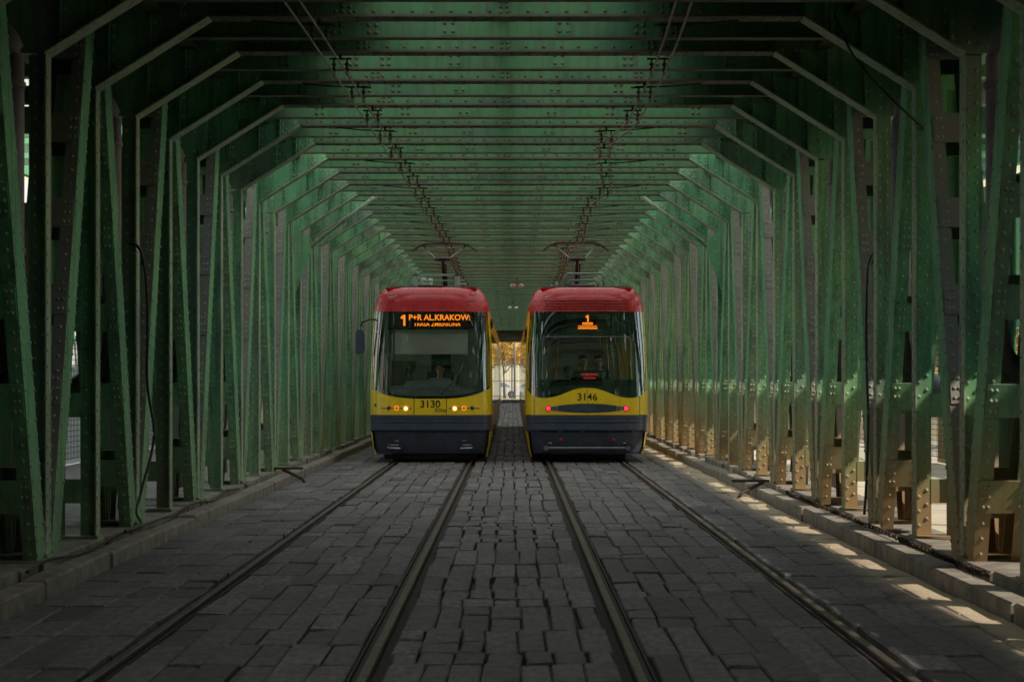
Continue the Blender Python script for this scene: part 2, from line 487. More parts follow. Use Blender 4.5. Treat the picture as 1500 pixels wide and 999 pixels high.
GM = [M['ceil'], M['rustflange']]; PM = [M['green'], M['flange']]
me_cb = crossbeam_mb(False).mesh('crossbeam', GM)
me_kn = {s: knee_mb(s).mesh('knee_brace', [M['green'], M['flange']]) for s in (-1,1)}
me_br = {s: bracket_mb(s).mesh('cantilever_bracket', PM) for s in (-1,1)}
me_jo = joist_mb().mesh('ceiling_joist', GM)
me_po = {s: post_mb(s).mesh('vertical_post', PM) for s in (-1,1)}
me_di = {(s,l): diagonal_mb(s,l).mesh('diagonal_brace', PM) for s in (-1,1) for l in (-1,1)}
me_pi = {s: pipe_mb(s).mesh('drain_pipe', M['pipe']) for s in (-1,1)}
rest = {'vertical_post': MB(), 'diagonal_brace': MB(), 'crossbeam': MB(), 'ceiling_joist': MB(), 'drain_pipe': MB()}
for n in range(NMIN, NMAX+1):
    ind = -3 <= n <= NI
    y = fy(n)
    if ind:
        cb = link('crossbeam', me_cb, bridge, (0,y,0))
        for s in (-1,1):
            link('knee_brace', me_kn[s], cb); link('cantilever_bracket', me_br[s], cb)
        if n < NMAX: link('ceiling_joist', me_jo, bridge, (0,y+SP/2,0))
        for s in (-1,1):
            link('vertical_post', me_po[s], bridge, (0,y,0))
            if n % 2:
                for l in (-1,1): link('diagonal_brace', me_di[(s,l)], bridge, (0,y,0))
                link('drain_pipe', me_pi[s], bridge, (0,y-.58,0))
    else:
        add_to(rest['crossbeam'], crossbeam_mb(False), y)
        for s in (-1,1):
            add_to(rest['crossbeam'], knee_mb(s), y); add_to(rest['crossbeam'], bracket_mb(s), y)
            add_to(rest['vertical_post'], post_mb(s), y)
            if n % 2:
                for l in (-1,1): add_to(rest['diagonal_brace'], diagonal_mb(s,l), y)
                add_to(rest['drain_pipe'], pipe_mb(s), y-.58)
        add_to(rest['ceiling_joist'], joist_mb(), y+SP/2)
for k, mb in rest.items():
    stuff(mb.build(k, M['pipe'] if k == 'drain_pipe' else (GM if k in ('crossbeam','ceiling_joist') else PM), bridge))
# upper deck: steel plate with unseen, added strips of milky light sheet between the beams, to light the interior
so_ = MB(); gz = MB(); ZT = 5.42
ya, yb = fy(NG0), fy(NG1)
so_.box(-8.0, 7.30, YB, ya, ZS+.003, ZT); so_.box(-4.45, 7.30, yb, YE, ZS+.003, ZT)
for n in range(NG0, NG1):
    XG = 1.25 if n < 1 else (1.9 if n < 3 else (2.72 if n < 5 else 4.40))  # sheet width per bay, shaped to grade the light along the bridge
    XL = -8.0 if n < 2 else -4.45  # left deck shaped for light: wide and dark near, cut back beyond
    so_.box(XL, -XG, fy(n), fy(n+1), ZS+.003, ZT)
    if n < 3: so_.box(XG, 7.30, fy(n), fy(n+1), ZS+.003, ZT)
    else:
        so_.box(XG, 4.45, fy(n), fy(n+1), ZS+.003, ZT); so_.box(7.0, 7.30, fy(n), fy(n+1), ZS+.003, ZT)
        gz.poly([(4.452,fy(n)+.06,5.21),(6.998,fy(n)+.06,5.21),(6.998,fy(n+1)-.06,5.21),(4.452,fy(n+1)-.06,5.21)])
        so_.box(4.451, 6.999, fy(n)-.058, fy(n)+.058, ZS+.003, 5.30)
    for k in (0, 1):
        a = fy(n) + k*SP/2; gz.poly([(-XG+.002,a+.06,5.21),(XG-.002,a+.06,5.21),(XG-.002,a+SP/2-.06,5.21),(-XG+.002,a+SP/2-.06,5.21)])
        so_.box(-XG+.001, XG-.001, a-.058, a+.058, ZS+.003, 5.30)
so_.build('deck_soffit', M['soffit'], bridge); gz.build('fill_light_sheet', M['milky'], bridge)
for s in (-1,1):
    q = MB(); a, b = sorted((3.17*s, 3.185*s)); q.box(a, b, YB, YE, 4.955, ZS); 
    a, b = sorted((3.10*s, 3.25*s)); q.box(a, b, YB, YE, 4.94, 4.954, 1)
    q.build('side_stringer', GM, bridge)
    q = MB(); a, b = sorted((8.03*s, 8.13*s)); q.box(a, b, YB, YE, 5.03, 5.69); q.build('edge_beam', PM, bridge)
    q = MB(); a, b = sorted((4.16*s, 4.30*s)); q.box(a, b, YB, YE, ZK+.2, ZK+.55); q.build('top_chord', PM, bridge)
q = MB(); q.box(-.08, .02, YB, YE, ZS-.06, ZS-.004); q.build('centre_stringer', GM, bridge)
# pier frame: slender wind braces and curved bracket plates
yp = fy(9) + .5
for s in (-1,1):
    q = MB()
    P0, P1 = Vector((3.62*s, yp-.15, 3.98)), Vector((2.35*s, yp+.02, 4.99))
    q.tube([P0, P1], .035, 6, 1)
    q.build('wind_brace', PM, bridge)
    q = MB()
    arc = [(4.1*s, 4.30)] + [((3.70 + .4*(1-math.cos(a)))*s - 0, 4.12 + .18*math.sin(a)) for a in (0,.4,.8,1.2)][::-1]
    pts = [(4.1*s,4.32),(3.92*s,4.34),(3.72*s,4.28),(3.56*s,4.12),(3.50*s,3.92),(3.72*s,3.35),(3.90*s,2.75),(4.1*s,2.75)]
    q.prism(pts, 'y', yp-.70, yp-.684)
    for i in range(5): q.rivet(((3.66+.03*i)*s, yp-.701, 4.1-.22*i), (0,-1,0))
    q.build('gusset_plate', PM, bridge)
# end portal header
q = MB(); q.box(-3.6, 3.6, YE+.02, YE+.35, 4.55, 5.33); q.build('portal_header', simple('beige portal panel', (.42,.34,.27), .8), bridge)

# ------------------------------------------------------------------ outer fences of the side walkways
def mesh_fence(s, label):
    o = thing('mesh_fence', label, 'fence', (8.0*s, 0, .06))
    m = MB(); y = YB+1
    while y < YE:
        t = .004
        m.box(-t, t, y-t, y+t, .1, 2.3); y += .12
    z = .12
    while z < 2.3: m.box(-.006, -.0005, YB+1, YE, z-.005, z+.005); z += .1
    m.build('wire_mesh', M['iron'], o)
    y = 14.0; k = 0
    while y < 62:
        if s < 0 and y > 22 and k % 8 != 5:
            pl = MB(); pl.box(-.014, -.002, y+.03, y+1.9, .02, 4.85); pl.build('bounce_panel', M['white'], o)  # white panels added to bounce sunlight back into the bridge
        elif s > 0 and k % 5 != 3 and y < 37:
            pl = MB(); pl.box(.012*s-.008, .012*s+.008, y+.03, y+1.9, .02, 2.28); pl.build('gap_block_panel', M['green'], o)  # plates added to close off bright gaps behind the truss
        if s > 0 and 29 < y < 35:
            pl = MB(); pl.box(.012*s-.008, .012*s+.008, y+.03, y+1.9, 2.38, 4.8); pl.build('gap_block_panel', M['green'], o)
        y += SP; k += 1
    p = MB()
    for n in range(NMIN+1, NMAX, 2): p.box(-.05, .05, fy(n)-.05, fy(n)+.05, 0, 5.0)
    p.build('fence_post', M['green'], o)
    p = MB(); p.box(-.04,.04, YB+1, YE, 2.3, 2.36); p.box(-.035,.035, YB+1, YE, 1.08, 1.14); p.build('fence_rail', M['green'], o)
M['white'] = simple('white bounce panel', (.80,.80,.80), .6, 0, .06, 2)
mesh_fence(-1, 'fence of wire mesh and added light-bouncing pale panels outside the left truss')
mesh_fence(1, 'wire mesh fence outside the right truss, along the sunny walkway')

# unseen boarding and end wall, added to keep light off the near end
for s in (-1, 1):
    o = thing('shade_boards', 'dark boarding added to shade the near end of the %s walkway' % ('left' if s < 0 else 'right'), 'fence', (7.7*s, 0, .06))
    m = MB(); y = YB
    while y < (23 if s < 0 else 18):
        m.box(-.02, .02, y, y + .175, 0, 4.9 if s < 0 else 3.4); y += .18
    m.build('boards', M['dark'], o)
    m = MB(); m.box(.022*s-.02, .022*s+.02, YB, 23 if s < 0 else 18, 1.0, 1.1); m.box(.022*s-.02, .022*s+.02, YB, 23 if s < 0 else 18, 3.1, 3.2); m.build('rail', M['dark'], o)
q = MB(); q.box(-9, 9, YB-.9, YB-.4, -9, 7); tag(q.build('light_block_wall', M['dark']), 'unseen dark wall added to block light at the near end of the bridge', 'wall')

# ------------------------------------------------------------------ trams
M['yellow'] = simple('yellow tram paint', (.95,.62,.012), .3, 0, .05, 3, coat=.3)
M['red'] = simple('red tram paint', (.56,.012,.020), .3, 0, .15, 4, coat=.7)
for _k in ('yellow', 'red'):
    _n = M[_k].node_tree; _p = _n.nodes['Principled BSDF']; _src = _p.inputs['Base Color'].links[0].from_socket
    _w = NT.__new__(NT); _w.mat = M[_k]; _w.n = _n.nodes; _w.l = _n.links; _w.p = _p; _w.out = _n.nodes['Material Output']
    _pos, _nor = _w.sep()
    _mr = _w.new('ShaderNodeMapRange'); _mr.inputs[1].default_value = 1.1; _mr.inputs[2].default_value = .2; _w.link(_pos[2], _mr.inputs[0])
    _d = _w.ramp(_w.noise(9, 7, (1,1,.3)), [(.45, 0.0), (.75, 1.0)])
    _w.base(_w.mix(_w.math('ADD', _w.math('MULTIPLY', _mr.outputs[0], .28), _w.math('MULTIPLY', _d, .10)), _src, (.10,.085,.06)))
M['skirt'] = simple('dark grey bumper plastic', (.045,.053,.085), .38, 0, .35, 5, coat=.3)
M['skirt2'] = simple('blue grey bumper band', (.075,.09,.145), .35, 0, .2, 5, coat=.3)
M['black'] = simple('black gloss trim', (.010,.011,.013), .2, 0, .3, 6)
M['inside'] = simple('cab lining', (.50,.52,.50), .6)
M['insidelight'] = simple('light saloon lining', (.5,.5,.48), .6)
M['blind'] = simple('pale sun blind', (.80,.90,.86), .85, 0, .06, 4)
M['pole'] = simple('yellow grab pole', (.70,.42,.03), .35)
M['steel'] = simple('grey roof steel', (.20,.22,.22), .45, .5, .3, 8)
M['ledgrey'] = simple('display backing', (.012,.014,.014), .35)
M['led'] = emit('amber display letters', (1.0, .24, .01), 1.3)
M['led2'] = emit('amber rear display letters', (1.0, .24, .01), 2.2)
M['ledred'] = emit('red display letters', (1.0, .03, .04), .5)
M['lamp'] = emit('lit headlamp', (1.0, .78, .40), 4.5)
M['lampring'] = emit('lit orange ring', (1.0, .32, .02), 1.3)
M['taillamp'] = emit('lit tail lamp', (1.0, .025, .05), 2.2)
M['redglass'] = simple('red reflector', (.30,.012,.016), .25, coat=.6)
M['chrome'] = simple('scuffed chrome', (.45,.46,.48), .3, .9)
M['blue'] = simple('blue sticker', (.03,.08,.40), .5)
def glass(name, tint, ior=1.7):
    t = NT(name); t.n.remove(t.p)
    tr = t.new('ShaderNodeBsdfTransparent'); tr.inputs[0].default_value = (*tint, 1)
    gl = t.new('ShaderNodeBsdfGlossy'); gl.inputs['Roughness'].default_value = .02; gl.inputs[0].default_value = (.95,.98,1,1)
    fr = t.new('ShaderNodeFresnel'); fr.inputs[0].default_value = ior
    mx = t.new('ShaderNodeMixShader'); t.link(fr.outputs[0], mx.inputs[0]); t.link(tr.outputs[0], mx.inputs[1]); t.link(gl.outputs[0], mx.inputs[2])
    t.link(mx.outputs[0], t.out.inputs[0]); return t.mat
M['glass'] = glass('clear tinted windscreen', (.88,.93,.93))
M['cornerglass'] = glass('reflective corner glass', (.90,.94,.96), 3.2)
M['darkglass'] = glass('dark tinted window', (.66,.70,.70), 1.95)

WT = [(h_, w_*1.028) for h_, w_ in [(.05,1.06),(.30,1.12),(.62,1.155),(.93,1.172),(1.45,1.175),(2.2,1.16),(2.95,1.115),(3.08,1.10),(3.2,1.065),(3.3,1.02),(3.38,.965),(3.43,.90)]]
RT = [(.05,.16),(.30,.06),(.62,.015),(.93,.0),(1.3,.05),(2.95,.34),(3.2,.385),(3.33,.43),(3.40,.49),(3.43,.57)]
NB, NP = .58, 3.1
def interp(T, h):
    if h <= T[0][0]: return T[0][1]
    for (a, va), (b, vb) in zip(T, T[1:]):
        if h <= b:
            f = (h-a)/(b-a); return va + (vb-va)*f
    return T[-1][1]
def skin(th, h, off=0.0):
    """th -1..1 round the nose from one flank to the other"""
    a = th*PI/2; sn, cs = math.sin(a), math.cos(a)
    x = math.copysign(abs(sn)**(2/NP), sn)*(interp(WT, h) + off); c = max(cs, 0)**(2/NP)
    return (x, interp(RT, h) + NB*(1-c) - off*c, h)
def th_of(x, h):
    f = min(1, abs(x)/interp(WT, h)); return math.copysign(math.asin(f**(NP/2))/(PI/2), x)
def front_y(x, h): return skin(th_of(x, h), h)[1]
def span(a, b, n): return [a + (b-a)*i/n for i in range(n+1)]
def patch(m, th0, th1, lo, hi, nt=64, nh=8, off=0.0, mi=0, hs=None):
    cols = []
    ths = span(th0, th1, nt)
    rows = []
    for j in range(nh+1):
        row = []
        for t in ths:
            x = skin(t, 1.4)[0]
            a = lo(x) if callable(lo) else lo; b = hi(x) if callable(hi) else hi
            h = a + (b-a)*(hs[j] if hs else j/nh)
            row.append(skin(t, h, off))
        rows.append(row)
    m.grid(rows, mi)
def conform(m, off=.006):
    """lays flat (x, -, z) geometry onto the nose"""
    m.v = [(x, front_y(x, z) - off + y, z) for x, y, z in m.v]
    return m
def text_mb(txt, size, x, z, sx=1.0, bold=0.0, align='CENTER', clip=None):
    c = bpy.data.curves.new('lettering', 'FONT'); c.body = txt; c.size = size; c.align_x = align; c.offset = bold; c.resolution_u = 3
    o = bpy.data.objects.new('lettering', c); COL.objects.link(o)
    dg = bpy.context.evaluated_depsgraph_get(); me = bpy.data.meshes.new_from_object(o.evaluated_get(dg))
    bpy.data.objects.remove(o); bpy.data.curves.remove(c)
    if clip is not None:
        bm = bmesh.new(); bm.from_mesh(me)
        bmesh.ops.bisect_plane(bm, geom=bm.verts[:]+bm.edges[:]+bm.faces[:], plane_co=(0,clip*size,0), plane_no=(0,1,0), clear_outer=True)
        bm.to_mesh(me); bm.free()
    m = MB(); b = m.verts([(x + v.co.x*sx, 0, z + v.co.y) for v in me.vertices])
    for p in me.polygons: m.face([b+i for i in p.vertices])
    bpy.data.meshes.remove(me); return m

TL = 30.0
def numeral_one(x, z, h):
    m = MB(); w = h*.2
    m.poly([(x,0,z),(x+w,0,z),(x+w,0,z+h),(x,0,z+h)])
    m.poly([(x-w*1.15,0,z+h*.64),(x-w*.02,0,z+h*.66),(x-w*.02,0,z+h*.98),(x-w*1.15,0,z+h*.80)]); return m
def make_tram(kind, label, x):
    root = thing('tram', label, 'tram', (x, 38.7, 0), 'low floor trams side by side on the bridge')
    cab = kind == 'front'
    if cab: sill = lambda x: 1.245 + .21*min(1, abs(x)/1.17)**3.2
    else:   sill = lambda x: 1.245 + .215*math.exp(-(abs(x)/.52)**2.4) + .17*min(1, abs(x)/1.17)**9
    # --- nose
    m = MB(); patch(m, -1, 1, .93, sill, 72, 8); m.build('front_panel', M['yellow'], root)
    for t0, t1 in ((-1,-.80),(.80,1)):
        m = MB(); patch(m, t0, t1, sill, 2.95, 12, 10); m.build('corner_pillar', M['yellow'], root)
    m = MB(); patch(m, -1, 1, 2.95, 3.43, 72, 14); m.poly([skin(t, 3.43) for t in span(-1,1,40)])
    hood = m.build('roof_hood', M['red'], root)
    if cab:
        for xx in (-.80, .80):
            g = MB()
            for i in range(5):
                q = MB(); q.box(xx-.058+i*.029, xx-.045+i*.029, 0, .002, 3.14, 3.30); conform(q, .004); add_to(g, q, 0)
            g.build('vent', M['black'], hood)
    else:
        g = MB()
        for i in range(4):
            for k in range(12):
                q = MB(); q.box(-.82+k*.1367, -.82+(k+1)*.1367, 0, .002, 2.99+i*.052, 3.005+i*.052); conform(q, .004); add_to(g, q, 0)
        g.build('vent', M['black'], hood)
    # windscreen: outer glass, and a black printed border behind its edge
    m = MB(); patch(m, -.56, .56, sill, 2.95, 60, 10, .004)
    ws = m.build('windscreen', M['glass'] if cab else M['darkglass'], root)
    for t0, t1 in ((-.80,-.56),(.56,.80)):
        m = MB(); patch(m, t0, t1, sill, 2.95, 20, 10, .004); m.build('corner_glass', M['cornerglass'], root)
    b = MB()
    patch(b, -.815, .815, sill, (lambda x: sill(x)+.05), 70, 1, -.012); patch(b, -.815, .815, 2.93, 2.95, 70, 1, -.012)
    for sg in (-1,1):
        t0, t1 = sorted((sg*.815, sg*.785)); patch(b, t0, t1, sill, 2.95, 3, 10, -.012)
        if cab:
            t0, t1 = sorted((sg*.60, sg*.50)); patch(b, t0, t1, sill, 2.95, 3, 10, -.03)
    if cab: patch(b, -.62, .62, 2.60, 2.95, 60, 2, -.20)
    else:
        patch(b, -.80, .80, 2.50, 2.93, 60, 3, -.035); patch(b, -.62, .62, sill, 1.62, 60, 2, -.035)
        for sg in (-1,1):
            t0, t1 = sorted((sg*.80, sg*.50)); patch(b, t0, t1, sill, 2.5, 12, 8, -.035)
    b.build('windscreen_border', M['black'], ws)
    # bumper
    m = MB(); patch(m, -.93, .93, .62, .928, 64, 12, .0, 0)
    for k, (a, c) in enumerate(((.645,.765),(.79,.85),(.868,.915))): patch(m, -.895, .895, a, c, 64, 3, .012, 1)
    bp = m.build('bumper', [M['skirt'], M['skirt2']], root)
    m = MB(); patch(m, -.88, .88, .17, .60, 64, 6, -.035); patch(m, -.70, .70, .19, .585, 50, 4, -.02)
    lp = m.build('lower_apron', M['skirt'], root)
    for sg in (-1,1):
        m = MB(); t0, t1 = sorted((sg*1.0, sg*.79)); patch(m, t0, t1, .10, .60, 10, 8, .006); t0, t1 = sorted((sg*1.0, sg*.90)); patch(m, t0, t1, .60, .93, 6, 4, .006)
        m.build('corner_skirt', M['yellow'], root)
    m = MB(); patch(m, -.72, .72, .06, .15, 40, 2, -.12 if cab else -.3); m.build('rail_guard', M['dark'], root)
    # tow bar fittings
    def tp(x, h, o): return (x, front_y(x, h)-o, h)
    if cab:
        for sg in (-1,1):
            tb = MB(); tb.tube([tp(sg*.84,.30,.02), tp(sg*.80,.285,.07), tp(sg*.58,.28,.07)], .020, 8)
            tb.tube([tp(sg*.82,.345,.03), tp(sg*.62,.345,.05)], .012, 8)
            tb.tube([tp(sg*.70,.40,.0), tp(sg*.68,.43,.05), tp(sg*.63,.43,.05), tp(sg*.61,.40,.0)], .010, 6)
            tb.build('tow_hook', M['chrome'], lp)
    else:
        tb = MB(); tb.tube([tp(x_,.285,.05) for x_ in span(-.78,.78,16)], .028, 8)
        for sg in (-1,1): tb.tube([tp(sg*.80,.285,-.02), tp(sg*.80,.285,.10)], .05, 10)
        tb.build('tow_bar', M['steel'], lp)
        for sg in (-1,1):
            tb = MB(); tb.tube([tp(sg*.76,.35,0), tp(sg*.745,.385,.05), tp(sg*.70,.385,.05), tp(sg*.69,.35,0)], .011, 6); tb.build('tow_hook', M['chrome'], lp)
    # lamps
    def lamp(name, x, h, r, mat, ring=None, off=.012, rr=1.45):
        y = front_y(x, h); q = MB()
        nrm = Vector((front_y(x+.01,h)-front_y(x-.01,h), -.02, 0)).normalized()
        q.ball((0,0,0), r, r*.35, r, 14, 8)
        o = q.build(name, mat, root, (x, y-off+.01, h))
        if ring:
            n_ = 20; ringm = MB()
            pts = [(math.cos(2*PI*i/n_)*r*rr, -.004, math.sin(2*PI*i/n_)*r*rr) for i in range(n_+1)]
            ringm.tube(pts, r*.2, 6, 0, False); ringm.build('lamp_ring', ring, o)
        return o
    if cab:
        for sg in (-1,1):
            lamp('headlight', sg*.475, 1.055, .031, M['lamp'], M['lampring'], rr=1.5)
            lamp('fog_light', sg*.655 , 1.06, .034, emit('dim lit lamp', (1,.22,.05), .35) , M['lampring'], rr=1.2)
            lamp('turn_light', sg*.81, 1.06, .028, M['black'], M['redglass'])
            q = MB(); a, b_ = sorted((sg*.36, sg*.96))
            for k in range(8): q.box(a+(b_-a)*k/8, a+(b_-a)*(k+1)/8, 0, .002, 1.052, 1.064)
            conform(q, .004); q.build('lamp_strip', M['black'], root)
        for xx in (-.315, .315):
            q = MB(); q.box(xx-.006, xx+.006, 0, .002, .935, 1.262); conform(q, .005); q.build('panel_seam', M['black'], root)
        q = text_mb('3130', .205, 0, 1.075, .98, .002); conform(q, .006); q.build('fleet_number', M['black'], root)
        q = MB()
        P = [(.10,1.005),(.10,1.045),(.20,1.045),(.30,1.022),(.30,1.005)]
        for (a, h0), (b_, h1) in zip(P, P[1:]+P[:1]): q.tube([(a,0,h0),(b_,0,h1)], .005, 5)
        conform(q, .005); q.build('maker_mark', M['black'], root)
        q = MB(); q.box(-1.10, -1.055, 0, .002, 1.09, 1.15); conform(q, .006); q.build('blue_sticker', M['blue'], root)
    else:
        q = text_mb('3146', .20, 0, 1.215, 1.0, .001); conform(q, .006); q.build('fleet_number', M['black'], root)
        # dark lens shaped lamp band
        q = MB(); xs = span(-.74, .74, 40); up, dn = [], []
        for a in xs:
            e = .112*max(0, 1-(a/.80)**2)**.8
            up.append((a, 0, 1.055+e*.85)); dn.append((a, 0, 1.055-e*.75))
        q.grid([dn, [(a[0], 0, (a[2]+b_[2])/2) for a, b_ in zip(up, dn)], up], 0)
        conform(q, .006); lb = q.build('lamp_band', M['skirt'], root)
        q = MB()
        for h in (1.015, 1.04, 1.065, 1.09):
            for k in range(10): q.box(-.5+k*.1, -.4+k*.1, 0, .002, h, h+.008)
        conform(q, .009); q.build('grille_line', M['skirt2'], lb)
        for sg in (-1,1):
            lamp('tail_light', sg*.755, 1.055, .052, M['taillamp'], M['redglass'], rr=1.0)
            lamp('reversing_light', sg*.62, 1.055, .034, M['steel'], M['chrome'], off=.016)
            lamp('reflector', sg*.515, .435, .042, M['redglass'], None, off=-.004)
        for xx in (-1.03, 1.03):
            q = MB()
            for k in range(4): q.box(xx-.004, xx+.004, 0, .002, .935+k*.09, .935+(k+1)*.09)
            conform(q, .005); q.build('panel_seam', M['black'], root)
        q = MB()
        for k in range(4): q.box(-.003, .003, 0, .002, .935+k*.13, .935+(k+1)*.13-.002)
        conform(q, .0045); q.build('panel_seam', M['black'], root)
    # --- destination display behind the glass
    if cab:
        q = MB(); q.box(-.83, .80, .48, .60, 2.62, 2.93); ds = q.build('destination_display', M['ledgrey'], root)
        def sign(mb, nm, mt=M['led']):
            mb.v = [(a, .474+b_, c) for a, b_, c in mb.v]; mb.build(nm, mt, ds)
        sign(numeral_one(-.55, 2.675, .215), 'display_letters')
        sign(text_mb('P+R AL.KRAKOW:', .158, .165, 2.785, .96, .0035), 'display_letters')
        sign(text_mb('TRASA ZMIENIONA', .110, .115, 2.668, .96, .002, 'CENTER', .55), 'display_letters')
    else:
        q = MB(); patch(q, th_of(-.40,2.7), th_of(.44,2.7), 2.56, 2.90, 14, 6, -.028); ds = q.build('destination_display', simple('display box', (.10,.115,.115), .4), root)
        q = MB(); patch(q, th_of(-.20,2.7), th_of(.20,2.7), 2.57, 2.89, 8, 6, -.022); q.build('display_screen', M['ledgrey'], ds)
        def sign(mb, nm, mt=M['led2']):
            mb.v = [(a+.02, b_, c) for a, b_, c in mb.v]; conform(mb, -.012); mb.build(nm, mt, ds)
        sign(numeral_one(-.01, 2.745, .135), 'display_letters')
        # three lines of lettering too coarse to read in the photo: rows of lamp strokes
        rr = random.Random(3); q = MB()
        for (xa, xb, za, zb, n_) in ((-.105,.105,2.685,2.735,5),(-.19,.18,2.655,2.672,14),(-.19,.19,2.605,2.642,11)):
            w_ = (xb-xa)/n_
            for k in range(n_):
                a = xa + k*w_
                q.box(a, a+w_*.3, 0, .003, za, zb); q.box(a+w_*.3, a+w_*.8, 0, .003, zb-(zb-za)*.35, zb) if rr.random() < .7 else q.box(a+w_*.3, a+w_*.8, 0, .003, za, za+(zb-za)*.35)
                q.box(a+w_*.58, a+w_*.84, 0, .003, za, zb)
        sign(q, 'display_letters')
        # rear window frame line and the small red lettering low in the glass
        q = MB(); hs = [(-.87,1.62),(-.87,2.38),(-.82,2.45),(.82,2.45),(.87,2.38),(.87,1.62)]
        for (a, h0), (b_, h1) in zip(hs, hs[1:]):
            n_ = max(1, int(abs(b_-a)/.1))
            q.tube([(a+(b_-a)*i/n_, 0, h0+(h1-h0)*i/n_) for i in range(n_+1)], .008, 6, 0, False)
        conform(q, .008); q.build('window_frame', M['steel'], ws)
        q = MB()
        for h, t_ in ((2.42,.012),(2.37,.018),(2.32,.012),(2.27,.008)):
            for k in range(14): q.box(-.80+k*.114, -.80+(k+1)*.114, 0, .003, h-t_, h+t_*.4)
        conform(q, -.05); q.build('blind_slat', M['steel'], ws)
        q = MB()
        for h, xa in ((1.70,.17),(1.63,.12)):
            for k in range(9):
                a = -xa + .05 + k*(2*xa/9); q.box(a, a+2*xa/9*.7, 0, .003, h, h+.035)
        conform(q, -.02); q.build('red_lettering', M['ledred'], ws)
    # --- flanks, roof, underside
    prof = lambda h0, h1, n_: span(h0, h1, n_)
    def flank(s, y0f, y1, h0, h1, off, mb, mi=0, nh=4):
        rows = []
        for h in span(h0, h1, nh):
            yb = interp(RT, h) + NB if y0f is None else y0f
            rows.append([(s*(interp(WT, h)+off), yb, h), (s*(interp(WT, h)+off), y1, h)])
        mb.grid(rows, mi)
    m = MB()
    for s in (-1,1):
        flank(s, None, TL, .22, 1.05, 0, m, 0, 6); flank(s, None, TL, 2.58, 2.95, 0, m, 0, 3)
    m.build('body_side', M['yellow'], root)
    m = MB()
    for s in (-1,1): flank(s, None, TL, 2.95, 3.43, 0, m, 0, 8)
    m.box(-.90, .90, .60, TL, 3.40, 3.428); m.build('roof', M['red'], root)
    m = MB(); m.box(-1.10, 1.10, .9, TL-.2, .24, .34); m.box(-1.08, 1.08, 1.2, TL-.2, 2.93, 2.95, 1)
    for s in (-1,1):
        flank(s, None, TL-.1, .34, 1.05, -.05, m, 1 if not cab else 0, 3); flank(s, None, TL-.1, 2.58, 2.94, -.05, m, 1 if not cab else 0, 2)
    m.build('lining', [M['inside'], M['insidelight']], root)
    ym = 1.0
    segs = []
    y = 1.35
    while y < TL - 1.2: segs.append((y, min(y+1.45, TL-.2))); y += 1.55
    for s in (-1,1):
        for (a, b_) in segs:
            q = MB(); flank(s, a, b_, 1.05, 2.58, 0, q, 0, 3); q.build('side_window', M['glass'] if a < 9 else M['darkglass'], root)
        q = MB()
        flank(s, None, 1.35, 1.05, 1.10, .001, q); 
        for (a, b_) in segs: flank(s, b_-.01, b_+.11, 1.05, 2.58, .003, q, 0, 3)
        q.build('window_pillar', M['black'], root)
        q = MB(); flank(s, None, 1.34, 1.10, 2.58, 0, q, 0, 3); q.build('cab_side_window', M['glass'] if cab else M['darkglass'], root)
    for yy in (6.6, 12.4, 18.2, 24.0):
        q = MB()
        for k in range(3):
            for s in (-1,1): flank(s, yy+k*.2, yy+k*.2+.15, .25, 3.3, .012, q, 0, 10)
        q.build('bellows', M['dark'], root)
    m = MB(); m.poly([(-1.12,TL,.2),(1.12,TL,.2),(1.16,TL,1.5),(1.1,TL,2.95),(.745,TL,3.43),(-.745,TL,3.43),(-1.1,TL,2.95),(-1.16,TL,1.5)])
    m.build('end_wall', M['yellow'], root)
    # bogies with wheels
    for yy in (2.6, 14.0, 26.5):
        q = MB(); q.box(-.95,.95, yy-1.2, yy+1.2, .22, .36); q.box(-.62,.62,yy-.4,yy+.4,.12,.3); bo = q.build('bogie', M['dark'], root)
        for dy in (-.85, .85):
            for s in (-1,1):
                q = MB(); q.tube([(s*.69,yy+dy,.32),(s*.83,yy+dy,.32)], .315, 28); q.tube([(s*.66,yy+dy,.32),(s*.69,yy+dy,.32)], .335, 28)
                q.tube([(s*.83,yy+dy,.32),(s*.90,yy+dy,.32)], .12, 16)
                q.build('wheel', M['iron'], bo)
    # mirrors
    if cab:
        q = MB(); q.tube([(-1.10,.62,2.80),(-1.22,.52,2.80),(-1.36,.50,2.74),(-1.385,.50,2.66)], .017, 8); ar = q.build('mirror_arm', M['black'], root)
        q = MB(); q.prism([(-1.475,2.12),(-1.49,2.2),(-1.485,2.52),(-1.455,2.60),(-1.36,2.60),(-1.315,2.53),(-1.305,2.2),(-1.335,2.12)], 'y', .45, .55)
        q.build('mirror', M['skirt2'], ar)
        q = MB(); q.ball((1.16,.85,2.72), .055, .09, .12); q.build('camera_pod', M['black'], root)
    else:
        q = MB(); q.ball((-1.165,.85,2.56), .06, .09, .12); q.build('camera_pod', M['black'], root)
    for s in (-1,1):
        q = MB(); q.tube([(s*1.17,.95,1.86),(s*1.225,.95,1.86),(s*1.225,1.10,1.86),(s*1.17,1.10,1.86)], .012, 6); q.build('door_handle', M['black'], root)
    # wiper
    if cab:
        q = MB(); q.tube([(.20,front_y(.2,1.32)-.03,1.32),(.42,front_y(.42,1.55)-.03,1.55),(.62,front_y(.62,1.83)-.03,1.83)], .009, 6)
        q.tube([(.50,front_y(.5,1.5)-.022,1.5),(.64,front_y(.64,1.95)-.022,1.95)], .011, 6); q.build('wiper', M['black'], root)
